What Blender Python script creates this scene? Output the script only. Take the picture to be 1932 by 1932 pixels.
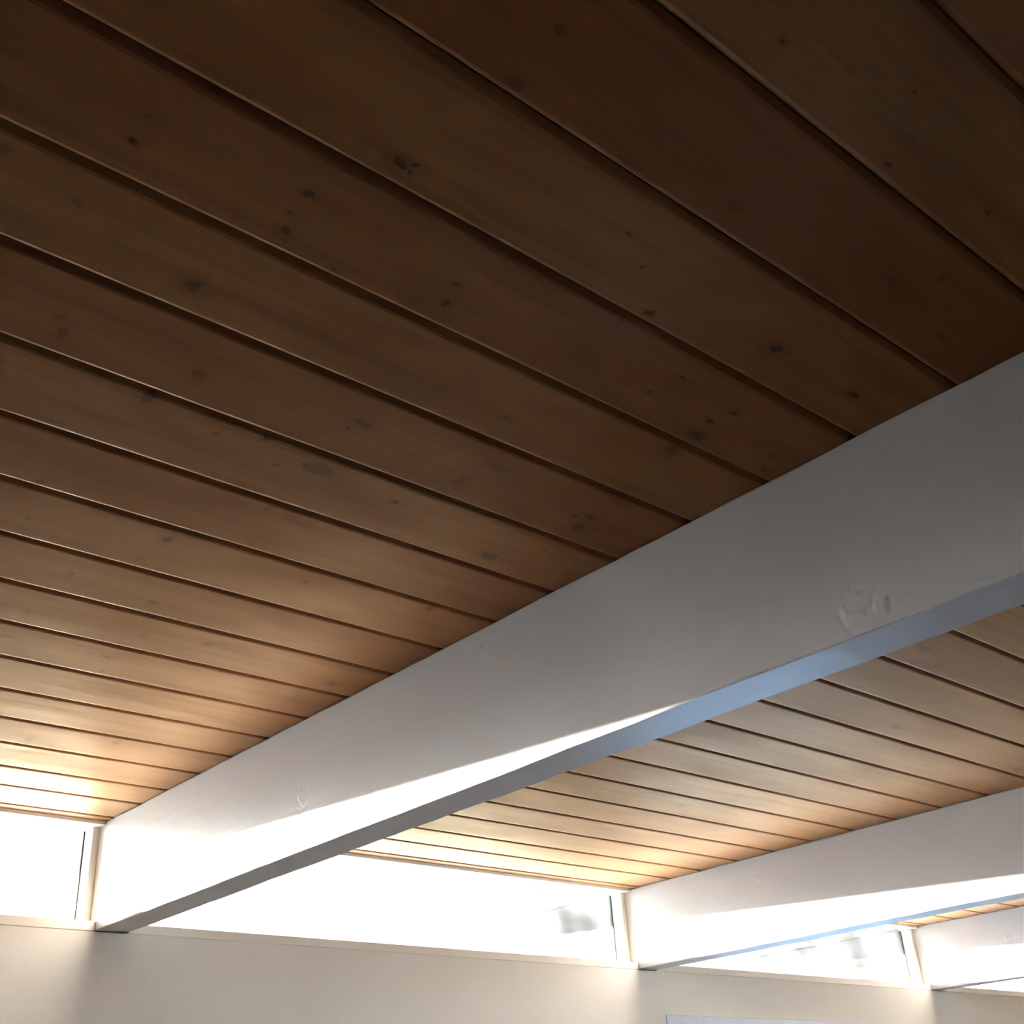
import bpy, bmesh, math, random
from mathutils import Matrix, Vector
random.seed(7)
sc = bpy.context.scene
for o in list(bpy.data.objects):
    bpy.data.objects.remove(o, do_unlink=True)

# ------------------------------------------------------------------ camera
cam_d = bpy.data.cameras.new('camera')
cam = bpy.data.objects.new('camera', cam_d)
sc.collection.objects.link(cam)
ROWS = ((0.7511356, -0.6578092, -0.0555192),      # right
        (0.2791220, 0.3926817, -0.8762945),       # down
        (0.5982360, 0.6427193, 0.4785662))        # forward
r, d, f = (Vector(v) for v in ROWS)
M = Matrix((r, -d, -f)).transposed().to_4x4()
M.translation = Vector((-1.413087, -3.306183, 1.581316))
cam.matrix_world = M
cam_d.sensor_width = 36.0
cam_d.lens = 36.0 * 2241.04 / 1932.0
cam_d.clip_start = 0.02
sc.camera = cam

# ------------------------------------------------------------------ sky, sun, exposure
SKY = 7.3
world = bpy.data.worlds.new('world')
sc.world = world
world.use_nodes = True
wn = world.node_tree
wn.nodes.clear()
wo = wn.nodes.new('ShaderNodeOutputWorld')
wb = wn.nodes.new('ShaderNodeBackground')
tc = wn.nodes.new('ShaderNodeTexCoord')
sp = wn.nodes.new('ShaderNodeSeparateXYZ')
cr = wn.nodes.new('ShaderNodeValToRGB')
cr.color_ramp.elements[0].position = 0.0
cr.color_ramp.elements[0].color = (1.0, 1.0, 0.98, 1)
cr.color_ramp.elements[1].position = 0.7
cr.color_ramp.elements[1].color = (0.50, 0.72, 1.0, 1)
wn.links.new(tc.outputs['Generated'], sp.inputs[0])
wn.links.new(sp.outputs['Z'], cr.inputs['Fac'])
wn.links.new(cr.outputs['Color'], wb.inputs['Color'])
wb.inputs['Strength'].default_value = SKY
wn.links.new(wb.outputs[0], wo.inputs['Surface'])

sun_d = bpy.data.lights.new('sun', 'SUN')
sun_d.energy = 14.0
sun_d.angle = math.radians(0.6)
sun_d.color = (1.0, 0.93, 0.82)
sun = bpy.data.objects.new('sun', sun_d)
sc.collection.objects.link(sun)
SUN_DIR = Vector((0.42, -1.0, -0.075)).normalized()
sun.rotation_euler = SUN_DIR.to_track_quat('-Z', 'Y').to_euler()
sun.location = (-3, 8, 4)

sc.view_settings.view_transform = 'Standard'
sc.view_settings.look = 'None'
sc.view_settings.gamma = 1.0
sc.view_settings.use_curve_mapping = False
sc.view_settings.exposure = 3.08
sc.cycles.max_bounces = 10
sc.cycles.diffuse_bounces = 5
sc.cycles.glossy_bounces = 3
sc.cycles.transparent_max_bounces = 16
sc.cycles.sample_clamp_indirect = 6.0
sc.cycles.use_denoising = True
sc.cycles.use_adaptive_sampling = True
sc.cycles.adaptive_threshold = 0.05
sc.cycles.caustics_reflective = False
sc.cycles.caustics_refractive = False

# ------------------------------------------------------------------ dimensions (metres)
CEIL = 2.5                      # underside of the planks
BB = 2.2                        # underside of the beams
BW = 0.098                      # beam width
BEAM_X = [0.0, 2.176, 4.263]    # left faces of the beams
X0, X1 = -2.08, 6.35            # side walls
YB = -6.2                       # back wall
SILL0, SILL1 = 2.197, 2.224    # window sill board
EAVE = 1.25                     # overhang outside

# ------------------------------------------------------------------ helpers
C = sc.collection.objects


def mesh(name, verts, faces, mat, parent=None, smooth=False):
    me = bpy.data.meshes.new(name)
    me.from_pydata(verts, [], faces)
    bm = bmesh.new()
    bm.from_mesh(me)
    bmesh.ops.recalc_face_normals(bm, faces=bm.faces)
    bm.to_mesh(me)
    bm.free()
    me.update()
    if mat:
        me.materials.append(mat)
    if smooth:
        for p in me.polygons:
            p.use_smooth = True
    o = bpy.data.objects.new(name, me)
    C.link(o)
    if parent:
        o.parent = parent
    return o


def boxgeo(x0, x1, y0, y1, z0, z1, c=0.0):
    """box, optionally with all twelve edges chamfered by c"""
    if c <= 0:
        v = [(x, y, z) for x in (x0, x1) for y in (y0, y1) for z in (z0, z1)]
        fcs = [(0, 1, 3, 2), (4, 6, 7, 5), (0, 4, 5, 1), (2, 3, 7, 6), (0, 2, 6, 4), (1, 5, 7, 3)]
        return v, fcs
    lo, hi = (x0, y0, z0), (x1, y1, z1)
    v, idx = [], {}
    for sx in (0, 1):
        for sy in (0, 1):
            for sz in (0, 1):
                s = (sx, sy, sz)
                for a in range(3):
                    p = []
                    for k in range(3):
                        e = hi[k] if s[k] else lo[k]
                        p.append(e if k == a else e + (-c if s[k] else c))
                    idx[(s, a)] = len(v)
                    v.append(tuple(p))
    fcs = []
    for a in range(3):
        b, e = (a + 1) % 3, (a + 2) % 3
        for sa in (0, 1):
            q = []
            for (sb, se) in ((0, 0), (1, 0), (1, 1), (0, 1)):
                s = [0, 0, 0]
                s[a], s[b], s[e] = sa, sb, se
                q.append(idx[(tuple(s), a)])
            fcs.append(tuple(q) if sa else tuple(reversed(q)))
    for a in range(3):                    # edges running along a
        b, e = (a + 1) % 3, (a + 2) % 3
        for sb in (0, 1):
            for se in (0, 1):
                s0, s1 = [0, 0, 0], [0, 0, 0]
                s0[b] = s1[b] = sb
                s0[e] = s1[e] = se
                s1[a] = 1
                q = [idx[(tuple(s0), b)], idx[(tuple(s1), b)], idx[(tuple(s1), e)], idx[(tuple(s0), e)]]
                if (sb ^ se) == 0:
                    q.reverse()
                fcs.append(tuple(q))
    for s in [(i, j, k) for i in (0, 1) for j in (0, 1) for k in (0, 1)]:
        q = [idx[(s, 0)], idx[(s, 1)], idx[(s, 2)]]
        if (s[0] + s[1] + s[2]) % 2 == 0:
            q.reverse()
        fcs.append(tuple(q))
    return v, fcs


def box(name, x0, x1, y0, y1, z0, z1, mat, parent=None, c=0.0):
    v, fcs = boxgeo(x0, x1, y0, y1, z0, z1, c)
    return mesh(name, v, fcs, mat, parent)


def empty(name, loc=(0, 0, 0)):
    o = bpy.data.objects.new(name, None)
    o.location = loc
    C.link(o)
    return o


def struct(o, label=None, cat=None):
    o['kind'] = 'structure'
    if label:
        o['label'] = label
    if cat:
        o['category'] = cat
    return o


def tag(o, label, cat, group=None):
    o['label'] = label
    o['category'] = cat
    if group:
        o['group'] = group
    return o


# ------------------------------------------------------------------ materials
class NT:
    def __init__(self, name):
        self.m = bpy.data.materials.new(name)
        self.m.use_nodes = True
        self.t = self.m.node_tree
        self.b = self.t.nodes['Principled BSDF']
        self.out = self.t.nodes['Material Output']

    def n(self, kind, **kw):
        nd = self.t.nodes.new('ShaderNode' + kind)
        for k, v in kw.items():
            setattr(nd, k, v)
        return nd

    def l(self, a, b):
        self.t.links.new(a, b)

    def math(self, op, a, b=None, c=None):
        nd = self.n('Math', operation=op)
        for i, v in enumerate((a, b, c)):
            if v is None:
                continue
            if isinstance(v, (int, float)):
                nd.inputs[i].default_value = v
            else:
                self.l(v, nd.inputs[i])
        return nd.outputs[0]

    def vmath(self, op, a, b=None):
        nd = self.n('VectorMath', operation=op)
        for i, v in enumerate((a, b)):
            if v is None:
                continue
            if isinstance(v, (tuple, list)):
                nd.inputs[i].default_value = v
            else:
                self.l(v, nd.inputs[i])
        return nd.outputs['Value'] if op in ('LENGTH', 'DISTANCE', 'DOT_PRODUCT') else nd.outputs['Vector']

    def vmadd(self, a, b, c):
        nd = self.n('VectorMath', operation='MULTIPLY_ADD')
        self.l(a, nd.inputs[0])
        nd.inputs[1].default_value = b
        nd.inputs[2].default_value = c
        return nd.outputs['Vector']

    def noise(self, vec, scale, detail=3.0, rough=0.55, dist=0.0):
        nd = self.n('TexNoise')
        nd.inputs['Scale'].default_value = scale
        nd.inputs['Detail'].default_value = detail
        nd.inputs['Roughness'].default_value = rough
        nd.inputs['Distortion'].default_value = dist
        self.l(vec, nd.inputs['Vector'])
        return nd.outputs['Fac'], nd.outputs['Color']

    def maprange(self, v, a, b, c, d, smooth=True):
        nd = self.n('MapRange', interpolation_type='SMOOTHSTEP' if smooth else 'LINEAR')
        for i, x in enumerate((a, b, c, d)):
            nd.inputs[i + 1].default_value = x
        self.l(v, nd.inputs[0])
        return nd.outputs[0]

    def mix(self, fac, a, b, mode='MIX'):
        nd = self.n('Mix', data_type='RGBA', blend_type=mode)
        if isinstance(fac, (int, float)):
            nd.inputs[0].default_value = fac
        else:
            self.l(fac, nd.inputs[0])
        for i, v in ((6, a), (7, b)):
            if isinstance(v, (tuple, list)):
                nd.inputs[i].default_value = (*v[:3], 1)
            else:
                self.l(v, nd.inputs[i])
        return nd.outputs[2]

    def bump(self, h, strength, dist):
        nd = self.n('Bump')
        nd.inputs['Strength'].default_value = strength
        nd.inputs['Distance'].default_value = dist
        self.l(h, nd.inputs['Height'])
        return nd

    def pos(self):
        return self.n('NewGeometry').outputs['Position']


def wood(name, tone, knots, seed):
    """stained knotty pine; tone tints the board, knots = (x, y, rx, ry, darkness)"""
    N = NT(name)
    P = N.pos()
    grain_v = N.vmath('ADD', N.vmath('MULTIPLY', P, (1.3, 34.0, 1.0)), (seed * 3.7, seed * 1.3, seed))
    g, _ = N.noise(grain_v, 1.0, 3.0, 0.62, 0.6)
    fine_v = N.vmath('ADD', N.vmath('MULTIPLY', P, (9.0, 320.0, 1.0)), (seed, seed * 2.1, 0))
    fg, _ = N.noise(fine_v, 1.0, 2.0, 0.5)
    mott_v = N.vmath('ADD', N.vmath('MULTIPLY', P, (2.6, 9.0, 1.0)), (seed * 5.1, 0, seed))
    mo, _ = N.noise(mott_v, 1.0, 2.0, 0.6, 0.4)
    a = (0.37 * tone[0], 0.160 * tone[1], 0.056 * tone[2])
    b = (0.30 * tone[0], 0.112 * tone[1], 0.036 * tone[2])
    col = N.mix(N.maprange(mo, 0.3, 0.72, 0, 1), a, b)
    col = N.mix(N.maprange(g, 0.44, 0.72, 0.0, 0.42), col, (0.17 * tone[0], 0.070 * tone[1], 0.024 * tone[2]))
    col = N.mix(N.maprange(fg, 0.45, 0.8, 0.0, 0.16), col, (0.13, 0.058, 0.022))
    h = g
    if knots:
        _, wc = N.noise(P, 55.0, 1.0)
        wv = N.vmath('MULTIPLY', N.vmath('SUBTRACT', wc, (0.5, 0.5, 0.5)), (0.014, 0.014, 0.0))
        Q = N.vmath('ADD', P, wv)
        acc = None
        for (kx, ky, rx, ry, st) in knots:
            dd = N.vmath('LENGTH', N.vmadd(Q, (1.0 / rx, 1.0 / ry, 0.0), (-kx / rx, -ky / ry, 0.0)))
            # dark core with a fainter halo of resin around it
            st = min(1.0, st * 1.12)
            v = N.math('MAXIMUM', N.maprange(dd, 0.65, 1.1, st, 0.0, False), N.maprange(dd, 0.8, 2.5, st * 0.30, 0.0, False))
            acc = v if acc is None else N.math('MAXIMUM', acc, v)
        kn, _ = N.noise(P, 160.0, 1.0)
        acc2 = N.math('MULTIPLY', acc, N.maprange(kn, 0.3, 0.6, 0.72, 1.0))
        col = N.mix(acc2, col, (0.045, 0.020, 0.010))
    rg = N.math('ADD', N.maprange(mo, 0.3, 0.7, 0.41, 0.54), N.maprange(fg, 0.3, 0.8, -0.03, 0.05))
    hh = N.math('ADD', N.math('MULTIPLY', g, 0.7), N.math('MULTIPLY', fg, 0.25))
    bp = N.bump(hh, 0.16, 0.004).outputs[0]
    # pigment under an amber-tinted glossy coat
    N.t.nodes.remove(N.b)
    df = N.n('BsdfDiffuse')
    N.l(col, df.inputs['Color'])
    N.l(bp, df.inputs['Normal'])
    gl = N.n('BsdfGlossy')
    gl.inputs['Color'].default_value = (1.0, 0.84, 0.63, 1)
    N.l(rg, gl.inputs['Roughness'])
    N.l(bp, gl.inputs['Normal'])
    fr = N.n('Fresnel')
    fr.inputs['IOR'].default_value = 1.40
    N.l(bp, fr.inputs['Normal'])
    mx = N.n('MixShader')
    N.l(N.math('MULTIPLY', fr.outputs[0], 0.88), mx.inputs[0])
    N.l(df.outputs[0], mx.inputs[1])
    N.l(gl.outputs[0], mx.inputs[2])
    N.l(mx.outputs[0], N.out.inputs['Surface'])
    return N.m


def paint(name, col, rough=0.42, spec=0.5, knots=(), brush=1.0, axis=1, mottle=0.03):
    """brushed house paint over wood; knots = (y, z, size) telegraph through as relief"""
    N = NT(name)
    P = N.pos()
    stretch = [60.0, 60.0, 60.0]
    stretch[axis] = 3.0
    st, _ = N.noise(N.vmath('MULTIPLY', P, tuple(stretch)), 1.0, 2.0, 0.6)
    lump, _ = N.noise(P, 28.0, 2.0, 0.6)
    big, _ = N.noise(P, 2.2, 1.0, 0.5)
    c2 = tuple(v * (1 - 2 * mottle) for v in col)
    cc = N.mix(N.maprange(big, 0.3, 0.7, 0, 1), col, c2)
    N.l(cc, N.b.inputs['Base Color'])
    N.b.inputs['Roughness'].default_value = rough
    N.b.inputs['Specular IOR Level'].default_value = spec
    h = N.math('ADD', N.math('MULTIPLY', st, 0.45 * brush), N.math('MULTIPLY', lump, 0.5))
    if knots:
        _, wcc = N.noise(P, 40.0, 1.0)
    for (ky, kz, s) in knots:
        dv = N.vmath('MULTIPLY', N.vmath('SUBTRACT', P, (0, ky, kz)), (0.0, 1.0 / s, 0.75 / s))
        dv = N.vmath('ADD', dv, N.vmath('MULTIPLY', N.vmath('SUBTRACT', wcc, (.5, .5, .5)), (1.15, 1.15, 1.15)))
        dd = N.vmath('LENGTH', dv)
        ring = N.math('SINE', N.math('MULTIPLY', dd, 4.6))
        msk = N.math('MULTIPLY', N.maprange(dd, 0.7, 1.7, 1.0, 0.0), N.maprange(lump, 0.42, 0.62, 0.0, 1.0))
        h = N.math('ADD', h, N.math('MULTIPLY', N.math('MULTIPLY', ring, msk), 0.9))
    bp = N.bump(h, 0.30, 0.0035)
    N.l(bp.outputs[0], N.b.inputs['Normal'])
    return N.m


def plaster(name, col, rough=0.7):
    N = NT(name)
    P = N.pos()
    a, _ = N.noise(P, 90.0, 3.0, 0.6)
    b, _ = N.noise(P, 1.6, 3.0, 0.5)
    c, _ = N.noise(P, 9.0, 3.0, 0.5)
    cc = N.mix(N.maprange(b, 0.3, 0.7, 0, 1), col, tuple(v * 0.94 for v in col))
    N.l(cc, N.b.inputs['Base Color'])
    N.b.inputs['Roughness'].default_value = rough
    N.b.inputs['Specular IOR Level'].default_value = 0.35
    bp = N.bump(N.math('ADD', N.math('MULTIPLY', a, 0.5), c), 0.22, 0.003)
    N.l(bp.outputs[0], N.b.inputs['Normal'])
    return N.m


def plain(name, col, rough=0.6, metal=0.0, nscale=8.0, amp=0.12):
    N = NT(name)
    a, _ = N.noise(N.pos(), nscale, 4.0, 0.6)
    cc = N.mix(N.maprange(a, 0.3, 0.7, 0, 1), col, tuple(v * (1 - amp) for v in col))
    N.l(cc, N.b.inputs['Base Color'])
    N.b.inputs['Roughness'].default_value = rough
    N.b.inputs['Metallic'].default_value = metal
    return N.m


def glassmat(name, tint=(0.985, 0.99, 0.985)):
    N = NT(name)
    N.t.nodes.remove(N.b)
    tr = N.n('BsdfTransparent')
    tr.inputs['Color'].default_value = (*tint, 1)
    gl = N.n('BsdfGlossy')
    gl.inputs['Roughness'].default_value = 0.01
    fr = N.n('Fresnel')
    fr.inputs['IOR'].default_value = 1.45
    a, _ = N.noise(N.pos(), 3.0, 2.0)
    fac = N.math('MULTIPLY', fr.outputs[0], N.maprange(a, 0.2, 0.8, 0.85, 1.0))
    mx = N.n('MixShader')
    N.l(fac, mx.inputs[0])
    N.l(tr.outputs[0], mx.inputs[1])
    N.l(gl.outputs[0], mx.inputs[2])
    N.l(mx.outputs[0], N.out.inputs['Surface'])
    return N.m


WHITE = (0.80, 0.752, 0.735)
M_BEAM = [paint('beam_paint_a', WHITE, 0.36, 0.5, ((-2.486, 2.243, 0.026), (-2.53, 2.236, 0.018), (-1.67, 2.452, 0.016),
                                                  (-1.042, 2.318, 0.022), (-1.897, 2.211, 0.010), (-0.30, 2.36, 0.016))),
          paint('beam_paint_b', WHITE, 0.36, 0.5, ((-1.419, 2.348, 0.022), (-0.62, 2.42, 0.014))),
          paint('beam_paint_c', WHITE, 0.36, 0.5, ((-0.447, 2.373, 0.022),))]
M_TRIM = paint('trim_paint', (0.78, 0.725, 0.63), 0.45, 0.5, axis=0)
M_SOFFIT = paint('soffit_paint', (0.87, 0.86, 0.81), 0.6, 0.3, axis=0)
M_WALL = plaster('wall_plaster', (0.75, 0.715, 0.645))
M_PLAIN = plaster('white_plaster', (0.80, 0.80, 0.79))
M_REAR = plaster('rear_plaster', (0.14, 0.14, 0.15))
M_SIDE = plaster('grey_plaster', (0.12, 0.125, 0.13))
M_FLOOR = plain('cork_floor', (0.17, 0.165, 0.16), 0.6, nscale=60.0, amp=0.3)
M_DECK = plain('roof_deck_underlay', (0.045, 0.035, 0.028), 0.95)
M_ROOF = plain('roof_gravel', (0.35, 0.33, 0.30), 0.95, nscale=90)
M_BOUNCE_PATIO = plain('bounce_patio', (0.82, 0.78, 0.70), 0.9, nscale=40.0, amp=0.15)
M_ADDED_LAWN = plain('added_lawn', (0.36, 0.335, 0.27), 0.95, nscale=120.0, amp=0.4)
M_SUN_BLOCK = plain('sun_block_stucco', (0.30, 0.31, 0.30), 0.9)
M_ALU = plain('anodised_aluminium', (0.62, 0.68, 0.76), 0.35, 0.0, nscale=20, amp=0.06)
M_GASKET = plain('dark_gasket', (0.05, 0.05, 0.045), 0.8)
M_GLASS = glassmat('window_glass')
M_DOORGLASS = glassmat('daylight_tint_glass', (0.76, 0.88, 1.0))  # blue put into the glass to imitate cool daylight outside the door

# ------------------------------------------------------------------ structure: shell
struct(box('floor', X0 - 0.1, X1 + 0.1, YB - 0.1, 0.12, -0.1, 0.0, M_FLOOR), 'dark floor of the room', 'floor')
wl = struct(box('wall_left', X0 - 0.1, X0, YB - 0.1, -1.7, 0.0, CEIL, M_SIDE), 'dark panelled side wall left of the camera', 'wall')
box('bounce_panel', X0 - 0.1, X0, -1.7, 0.12, 0.0, CEIL, M_PLAIN, wl)  # white stretch of unseen side wall, added to bounce light onto the front wall
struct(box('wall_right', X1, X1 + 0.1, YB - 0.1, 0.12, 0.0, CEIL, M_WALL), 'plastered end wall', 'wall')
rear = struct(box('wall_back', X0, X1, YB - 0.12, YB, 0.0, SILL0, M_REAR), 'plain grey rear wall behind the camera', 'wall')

# front wall with a door opening under the second bay of windows
DX0, DX1, DZ = 2.335, 4.15, 2.005


def wall_with_hole(name, mat):
    xs, zs = [X0, DX0, DX1, X1], [0.0, DZ, SILL0]
    v, fcs = [], []

    def q(a, b, c, d):
        i = len(v)
        v.extend((a, b, c, d))
        fcs.append((i, i + 1, i + 2, i + 3))
    for i in range(3):
        for j in range(2):
            if i == 1 and j == 0:
                continue
            xa, xb, za, zb = xs[i], xs[i + 1], zs[j], zs[j + 1]
            q((xa, 0, za), (xb, 0, za), (xb, 0, zb), (xa, 0, zb))
            q((xb, .12, za), (xa, .12, za), (xa, .12, zb), (xb, .12, zb))
    q((X0, 0, SILL0), (X1, 0, SILL0), (X1, .12, SILL0), (X0, .12, SILL0))
    q((X0, 0, 0), (X0, 0, SILL0), (X0, .12, SILL0), (X0, .12, 0))
    q((X1, 0, 0), (X1, .12, 0), (X1, .12, SILL0), (X1, 0, SILL0))
    q((DX0, 0, 0), (DX0, .12, 0), (DX0, .12, DZ), (DX0, 0, DZ))
    q((DX1, 0, 0), (DX1, 0, DZ), (DX1, .12, DZ), (DX1, .12, 0))
    q((DX0, 0, DZ), (DX0, .12, DZ), (DX1, .12, DZ), (DX1, 0, DZ))
    return mesh(name, v, fcs, mat)


struct(wall_with_hole('wall_front', M_WALL), 'beige plastered wall below the clerestory windows', 'wall')

# unseen ground and wall outside, added to set the light
struct(box('ground_outside', -14, 18, 0.13, 4.0, -0.12, -0.02, M_BOUNCE_PATIO), 'unseen pale patio added outside the windows to bounce light upwards', 'patio')  # pale unseen ground, added to throw light up at the eave
struct(box('ground_lawn', -14, 18, 4.0, 13.0, -0.12, -0.02, M_ADDED_LAWN), 'unseen darker lawn added beyond the patio to limit bounced light', 'lawn')  # darker unseen ground, added to hold back bounce onto the nearest beam
struct(box('wall_sun_block', -14, 18, 13.0, 13.2, -0.12, 2.86, M_SUN_BLOCK), 'unseen dark wall added beyond the lawn to block low sun', 'wall')  # added out of view to keep low sun out of the door

# ------------------------------------------------------------------ ceiling: planks on the beams
ceil = struct(box('ceiling', X0, X1, YB, 0.045, CEIL + 0.046, CEIL + 0.09, M_DECK),
              'knotty pine plank ceiling with dark V grooves', 'ceiling')
GROOVES = [-0.0432, -0.21, -0.3669, -0.5429, -0.7096, -0.8786, -1.0499, -1.2143, -1.3825, -1.5475, -1.7159,
           -1.8804, -2.0449, -2.2156, -2.3778, -2.5415, -2.7102, -2.8753, -3.0392]
while GROOVES[-1] - 0.166 > YB:
    GROOVES.append(GROOVES[-1] - 0.166)
KNOTS = {
    3: [(0.943, -0.461, 0.0084, 0.0102, 0.5)],
    4: [(-0.458, -0.592, 0.011, 0.0185, 0.5), (-0.282, -0.671, 0.0117, 0.0184, 0.5), (1.401, -0.649, 0.0144, 0.0152, 0.35)],
    6: [(1.382, -0.974, 0.019, 0.0129, 0.4)],
    7: [(-0.529, -1.152, 0.0075, 0.0052, 0.9), (-0.505, -1.075, 0.0055, 0.0111, 0.4), (1.453, -1.142, 0.0146, 0.012, 0.3)],
    8: [(-0.734, -1.277, 0.0056, 0.0092, 0.5), (-0.518, -1.288, 0.0084, 0.0121, 0.4), (-0.398, -1.317, 0.0112, 0.0146, 0.35), (-0.077, -1.267, 0.0105, 0.0109, 0.6)],
    9: [(-0.737, -1.47, 0.0045, 0.008, 0.5), (-0.572, -1.437, 0.007, 0.0086, 0.5)],
    10: [(-0.142, -1.698, 0.0072, 0.012, 0.6), (-0.665, -1.676, 0.009, 0.014, 0.7), (-0.87, -1.615, 0.004, 0.0069, 0.5), (-0.666, -1.588, 0.0055, 0.0075, 0.4), (-0.392, -1.666, 0.0042, 0.0057, 0.5), (1.327, -1.548, 0.014, 0.0092, 0.3)],
    11: [(-0.898, -1.734, 0.0061, 0.0093, 0.5), (-0.587, -1.856, 0.0073, 0.0093, 0.4), (1.304, -1.783, 0.0187, 0.0105, 0.7), (1.978, -1.751, 0.0239, 0.0091, 0.5), (0.904, -1.728, 0.0099, 0.0075, 0.3)],
    12: [(-0.436, -1.989, 0.0087, 0.0073, 0.7), (-0.193, -1.929, 0.0205, 0.0165, 0.6), (-0.035, -1.962, 0.0062, 0.0067, 0.4), (-0.127, -1.998, 0.0035, 0.0032, 0.5), (-0.873, -2.03, 0.0099, 0.0144, 0.7), (-0.758, -2.003, 0.0047, 0.0065, 0.6), (-0.693, -2.033, 0.0057, 0.0051, 0.7), (-0.59, -2.004, 0.0307, 0.0192, 0.5), (-0.645, -1.979, 0.0042, 0.0055, 0.5), (0.95, -1.907, 0.0101, 0.0067, 0.4)],
    13: [(-1.033, -2.124, 0.0073, 0.0083, 0.35), (-1.018, -2.098, 0.0087, 0.0128, 0.45), (-0.608, -2.145, 0.0184, 0.0096, 0.5), (-0.62, -2.121, 0.0058, 0.0073, 0.6), (-0.172, -2.123, 0.0079, 0.0056, 0.6), (-0.146, -2.133, 0.0114, 0.0071, 0.5), (-0.14, -2.098, 0.0161, 0.0146, 0.7), (-0.395, -2.1, 0.0098, 0.0215, 0.3), (-0.377, -2.166, 0.0274, 0.0102, 0.35), (-0.134, -2.198, 0.0228, 0.0107, 0.3), (-0.845, -2.116, 0.0106, 0.0135, 0.4), (0.87, -2.128, 0.0314, 0.0131, 0.6)],
    14: [(-0.935, -2.272, 0.0112, 0.0112, 0.8), (-1.186, -2.346, 0.0072, 0.0115, 0.5), (-1.096, -2.318, 0.0064, 0.0058, 0.3), (-0.196, -2.356, 0.0172, 0.0113, 0.5), (-0.453, -2.274, 0.0046, 0.0045, 0.5)],
    15: [(-1.091, -2.473, 0.002, 0.0021, 0.6), (-1.09, -2.435, 0.0061, 0.0058, 0.8), (-0.911, -2.479, 0.0083, 0.006, 0.7), (-0.911, -2.443, 0.0054, 0.0039, 0.6), (-0.901, -2.417, 0.0067, 0.0081, 0.7), (-0.821, -2.395, 0.0053, 0.0043, 0.6), (-0.694, -2.459, 0.0058, 0.0042, 0.6), (-0.681, -2.425, 0.0066, 0.0071, 0.7), (-0.325, -2.493, 0.0077, 0.0038, 0.7), (-0.337, -2.441, 0.0048, 0.004, 0.8), (-0.2, -2.479, 0.0126, 0.005, 0.6), (-0.209, -2.443, 0.0074, 0.0052, 0.8), (-0.196, -2.407, 0.0213, 0.0108, 0.7), (-0.06, -2.437, 0.0058, 0.0033, 0.6), (-0.028, -2.404, 0.0119, 0.0069, 0.5), (-0.251, -2.414, 0.0061, 0.0042, 0.35)],
    16: [(-0.86, -2.576, 0.0107, 0.0083, 0.8), (-0.846, -2.584, 0.0048, 0.0041, 0.8), (-0.846, -2.571, 0.0036, 0.0028, 0.6), (-0.593, -2.648, 0.0037, 0.0022, 0.7), (-0.54, -2.616, 0.0032, 0.0023, 0.5), (-0.465, -2.563, 0.0068, 0.005, 0.8), (-0.275, -2.612, 0.0117, 0.0102, 0.8), (-0.099, -2.612, 0.0144, 0.0073, 0.8)],
    17: [(-0.844, -2.802, 0.0099, 0.0074, 0.6), (-0.835, -2.728, 0.0144, 0.0088, 0.45), (-0.225, -2.829, 0.0088, 0.0034, 0.5), (-0.529, -2.754, 0.0191, 0.0079, 0.35), (-0.268, -2.787, 0.0114, 0.0042, 0.3), (-0.116, -2.761, 0.0108, 0.0039, 0.4)],
    18: [(-0.672, -2.926, 0.0044, 0.003, 0.7), (-0.512, -2.971, 0.0043, 0.002, 0.5), (-0.458, -2.937, 0.0031, 0.0016, 0.6), (-0.449, -2.897, 0.0071, 0.0046, 0.7), (-0.289, -2.927, 0.0063, 0.003, 0.7)],
}
TONES = {17: (0.80, 0.66, 0.60), 13: (0.86, 0.76, 0.72), 11: (0.92, 0.84, 0.80), 16: (0.98, 0.95, 0.92), 15: (0.90, 0.84, 0.84),
         14: (1.02, 1.04, 1.05), 12: (1.0, 1.0, 1.02), 18: (0.92, 0.92, 0.95), 10: (1.03, 1.03, 1.02), 9: (0.97, 0.94, 0.90),
         8: (1.03, 1.02, 1.0), 7: (0.99, 0.95, 0.90), 19: (0.82, 0.72, 0.68)}


def plank_profile(yhi, ylo):
    B, G = 0.0088, 0.0008
    t = CEIL + 0.046
    pts = [(yhi - G, t), (yhi - G, CEIL + B), (yhi - B * 0.80, CEIL + 0.0009), (yhi - B * 1.30, CEIL),
           (ylo + B * 1.30, CEIL), (ylo + B * 0.80, CEIL + 0.0009), (ylo + G, CEIL + B), (ylo + G, t)]
    return pts


def plank(name, yhi, ylo, xa, xb, mat, parent):
    p = plank_profile(yhi, ylo)
    n = len(p)
    v = [(xa, y, z) for y, z in p] + [(xb, y, z) for y, z in p]
    fcs = [(i, (i + 1) % n, n + (i + 1) % n, n + i) for i in range(n)]
    fcs += [tuple(reversed(range(n))), tuple(range(n, 2 * n))]
    return mesh(name, v, fcs, mat, parent)


edges = [0.0440] + GROOVES
for k in range(len(edges)):
    yhi = edges[k]
    ylo = edges[k + 1] if k + 1 < len(edges) else YB
    rr = random.Random(k)
    tn = TONES.get(k)
    if tn is None:
        s = rr.uniform(0.93, 1.05)
        tn = (s, s * rr.uniform(0.93, 1.02), s * rr.uniform(0.9, 1.03))
    plank('plank', yhi, ylo, X0, X1, wood('pine_%02d' % k, tn, KNOTS.get(k, []), 3.0 + 7.3 * k), ceil)

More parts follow.
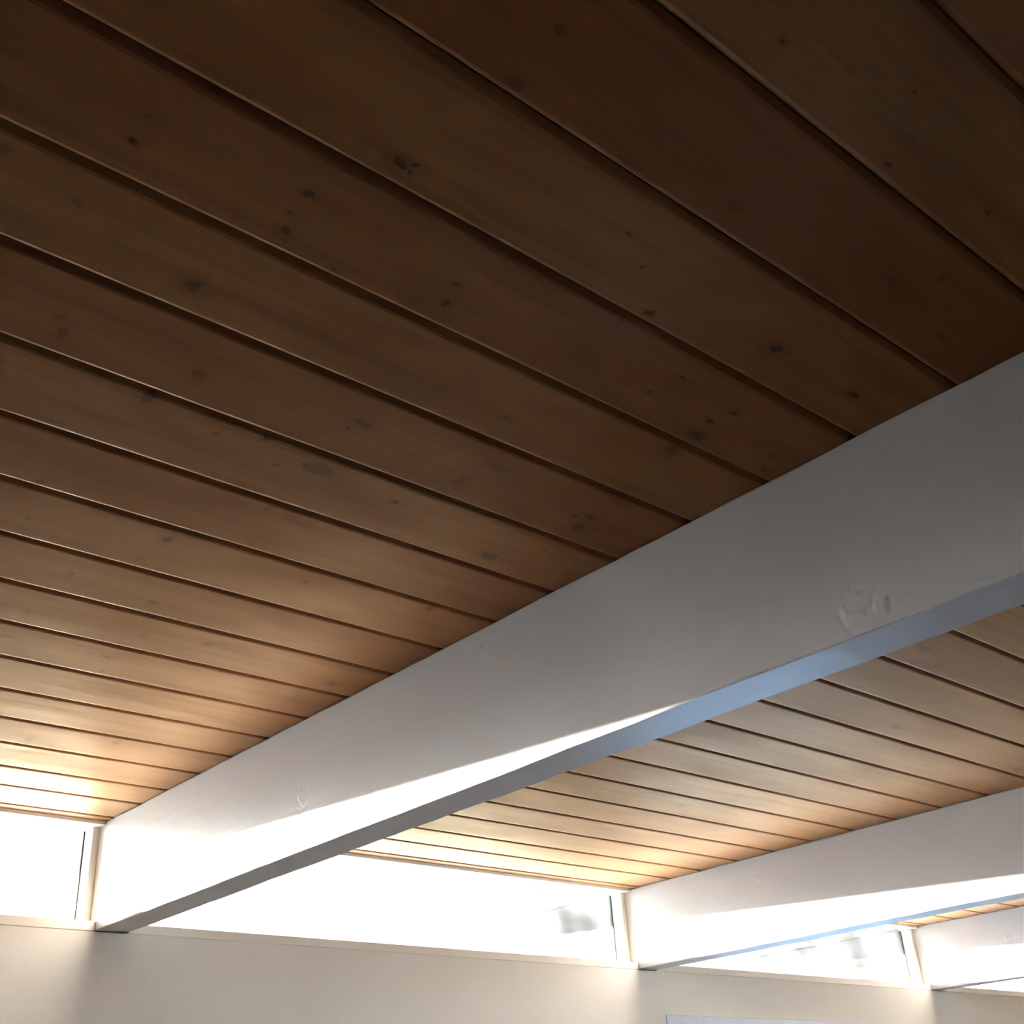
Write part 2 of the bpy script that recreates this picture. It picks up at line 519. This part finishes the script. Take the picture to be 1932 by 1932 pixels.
# the same deck carries on outside as a white soffit, edged by a fascia
soffit = struct(box('trim_1', X0 - 0.1, X1 + 0.1, 0.046, EAVE, CEIL + 0.046, CEIL + 0.12, M_ROOF),
                'white painted boarded eave outside the clerestory', 'eave')
ys = [0.0445 + i * (EAVE - 0.0445) / 7 for i in range(8)]
for i in range(7):
    plank('soffit_board', ys[i + 1], ys[i], X0 - 0.1, X1 + 0.1, M_SOFFIT, soffit)
fa = box('fascia_board', X0 - 0.1, X1 + 0.1, EAVE, EAVE + 0.025, 2.44, CEIL + 0.13, M_SOFFIT, soffit)
for vv in fa.data.vertices:                      # lower towards the left end, shaped to set the shadow line on the beams
    if vv.co.z < 2.46:
        vv.co.z = 2.440 if vv.co.x < 0 else 2.476
struct(box('roof', X0 - 0.2, X1 + 0.2, YB - 0.1, EAVE + 0.03, CEIL + 0.13, CEIL + 0.2, M_ROOF), 'flat roof over the room', 'roof')

# ------------------------------------------------------------------ beams
LABELS = ['big white painted beam sweeping across the middle of the picture, nearest the camera',
          'white painted beam in the middle distance, second from the camera',
          'white painted beam at the right edge, farthest and smallest of the three']


def beam(i, x0):
    rr = random.Random(40 + i)
    y0, y1 = YB, EAVE - 0.03
    n = 150
    ch = 0.0035
    ph = [rr.uniform(0, 6.28) for _ in range(8)]
    v, fcs = [], []
    for s in range(n + 1):
        t = s / n
        y = y0 + (y1 - y0) * t
        w = [0.0007 * math.sin(5.1 * y + ph[k]) + 0.0005 * math.sin(17 * y + ph[k + 1]) + rr.uniform(-0.0006, 0.0006) for k in range(4)]
        xl, xr = x0 + w[0] * 0.4, x0 + BW + w[1] * 0.4
        zb, zt = BB + w[2] * 0.8, CEIL
        c1 = ch * rr.uniform(0.35, 0.9)
        c2 = ch * rr.uniform(0.35, 0.9)
        ct = ch * rr.uniform(0.5, 1.2)
        ring = [(xl, zb + c1), (xl + c1, zb), (xr - c2, zb), (xr, zb + c2), (xr, zt - ct), (xr - ct, zt), (xl + ct, zt), (xl, zt - ct)]
        v += [(x, y, z) for x, z in ring]
    for s in range(n):
        for k in range(8):
            a, b = s * 8 + k, s * 8 + (k + 1) % 8
            fcs.append((a, b, b + 8, a + 8))
    fcs.append(tuple(range(7, -1, -1)))
    fcs.append(tuple(n * 8 + k for k in range(8)))
    o = mesh('ceiling_beam', v, fcs, M_BEAM[i])
    tag(o, LABELS[i], 'beam', 'white ceiling beams')
    o['kind'] = 'thing'
    return o


for i, x in enumerate(BEAM_X):
    beam(i, x)

# ------------------------------------------------------------------ clerestory windows between the beams
BAYS = [(X0, BEAM_X[0]), (BEAM_X[0] + BW, BEAM_X[1]), (BEAM_X[1] + BW, BEAM_X[2]), (BEAM_X[2] + BW, X1)]
WLAB = ['clerestory window at the far left, left of the nearest beam', 'long clerestory window between the nearest and second beam',
        'clerestory window between the second and farthest beam', 'clerestory window at the right edge, beyond the farthest beam']


def clerestory(n, xa, xb, label, y0, s):
    """window of a bay; y0 = inner wall face, s = +1 towards the outside along y"""
    w = empty('window_%d' % n, ((xa + xb) / 2, y0 + s * 0.06, SILL0))
    struct(w, label, 'window')

    def part(name, x0, x1, ya, yb, z0, z1, mat, c=0.0):
        p, q = sorted((y0 + s * ya, y0 + s * yb))
        o = box(name, x0, x1, p, q, z0, z1, mat, c=c)
        o.parent = w
        o.matrix_parent_inverse = Matrix.Translation(w.location).inverted()
        return o
    S = 0.021                     # thickness of the jamb boards
    G = 0.0925                    # glass plane
    part('window_sill', xa, xb, -0.002, 0.118, SILL0, SILL1, M_TRIM, c=0.002)
    part('head_board', xa, xb, 0.0, 0.042, CEIL - 0.011, CEIL, M_TRIM, c=0.001)
    part('head_seam', xa + S, xb - S, 0.0425, 0.0455, CEIL - 0.0095, CEIL, M_GASKET)
    part('jamb_board', xb - S, xb, 0.036, 0.118, SILL1, CEIL - 0.0115, M_TRIM, c=0.001)
    part('jamb_board', xa, xa + S, 0.036, 0.118, SILL1, CEIL - 0.0115, M_TRIM, c=0.001)
    g = 0.0030                    # dark glazing putty along the jambs
    part('glazing_bead', xb - S - g, xb - S, G - 0.002, G + 0.004, SILL1, CEIL - 0.0115, M_GASKET)
    part('glazing_bead', xa + S, xa + S + g, G - 0.002, G + 0.004, SILL1, CEIL - 0.0115, M_GASKET)
    part('glass_pane', xa + S, xb - S, G, G + 0.003, SILL1, CEIL, M_GLASS)


for i, (xa, xb) in enumerate(BAYS):
    clerestory(i + 1, xa, xb, WLAB[i], 0.0, 1)
clerestory(5, *BAYS[1], 'unseen rear window added behind the camera to light the front wall, between the nearest and second beam', YB, -1)  # out of view, added so sky light reaches the front wall
clerestory(6, *BAYS[2], 'unseen rear window added behind the camera to light the front wall, between the second and farthest beam', YB, -1)  # second added opening for the same fill from behind
for k in (0, 3):
    box('upper_wall', BAYS[k][0], BAYS[k][1], YB - 0.12, YB, SILL0, CEIL, M_REAR, rear)

# ------------------------------------------------------------------ glazed door under the third window
dr = empty('door_1', ((DX0 + DX1) / 2, 0.05, 0.0))
struct(dr, 'glazed sliding door with pale blue-grey frame, only its top edge in view', 'door')


def dpart(name, *a, **k):
    o = box(name, *a, **k)
    o.parent = dr
    o.matrix_parent_inverse = Matrix.Translation(dr.location).inverted()
    return o


dpart('casing', DX0 - 0.035, DX1 + 0.035, -0.006, 0.0, DZ + 0.003, DZ + 0.035, M_ALU, c=0.002)
dpart('casing', DX0 - 0.035, DX0 - 0.003, -0.006, 0.0, 0.0, DZ + 0.003, M_ALU, c=0.002)
dpart('casing', DX1 + 0.003, DX1 + 0.035, -0.006, 0.0, 0.0, DZ + 0.003, M_ALU, c=0.002)
mid = (DX0 + DX1) / 2
for (a, b, y) in ((DX0, mid + 0.025, 0.03), (mid - 0.025, DX1, 0.07)):
    dpart('door_rail', a, b, y, y + 0.03, DZ - 0.05, DZ, M_ALU, c=0.002)
    dpart('door_rail', a, b, y, y + 0.03, 0.0, 0.06, M_ALU, c=0.002)
    dpart('door_stile', a, a + 0.05, y, y + 0.03, 0.06, DZ - 0.05, M_ALU, c=0.002)
    dpart('door_stile', b - 0.05, b, y, y + 0.03, 0.06, DZ - 0.05, M_ALU, c=0.002)
    dpart('door_pane', a + 0.05, b - 0.05, y + 0.013, y + 0.018, 0.06, DZ - 0.05, M_DOORGLASS)
dpart('handle', mid - 0.01, mid + 0.01, 0.005, 0.03, 0.95, 1.15, M_ALU, c=0.004)
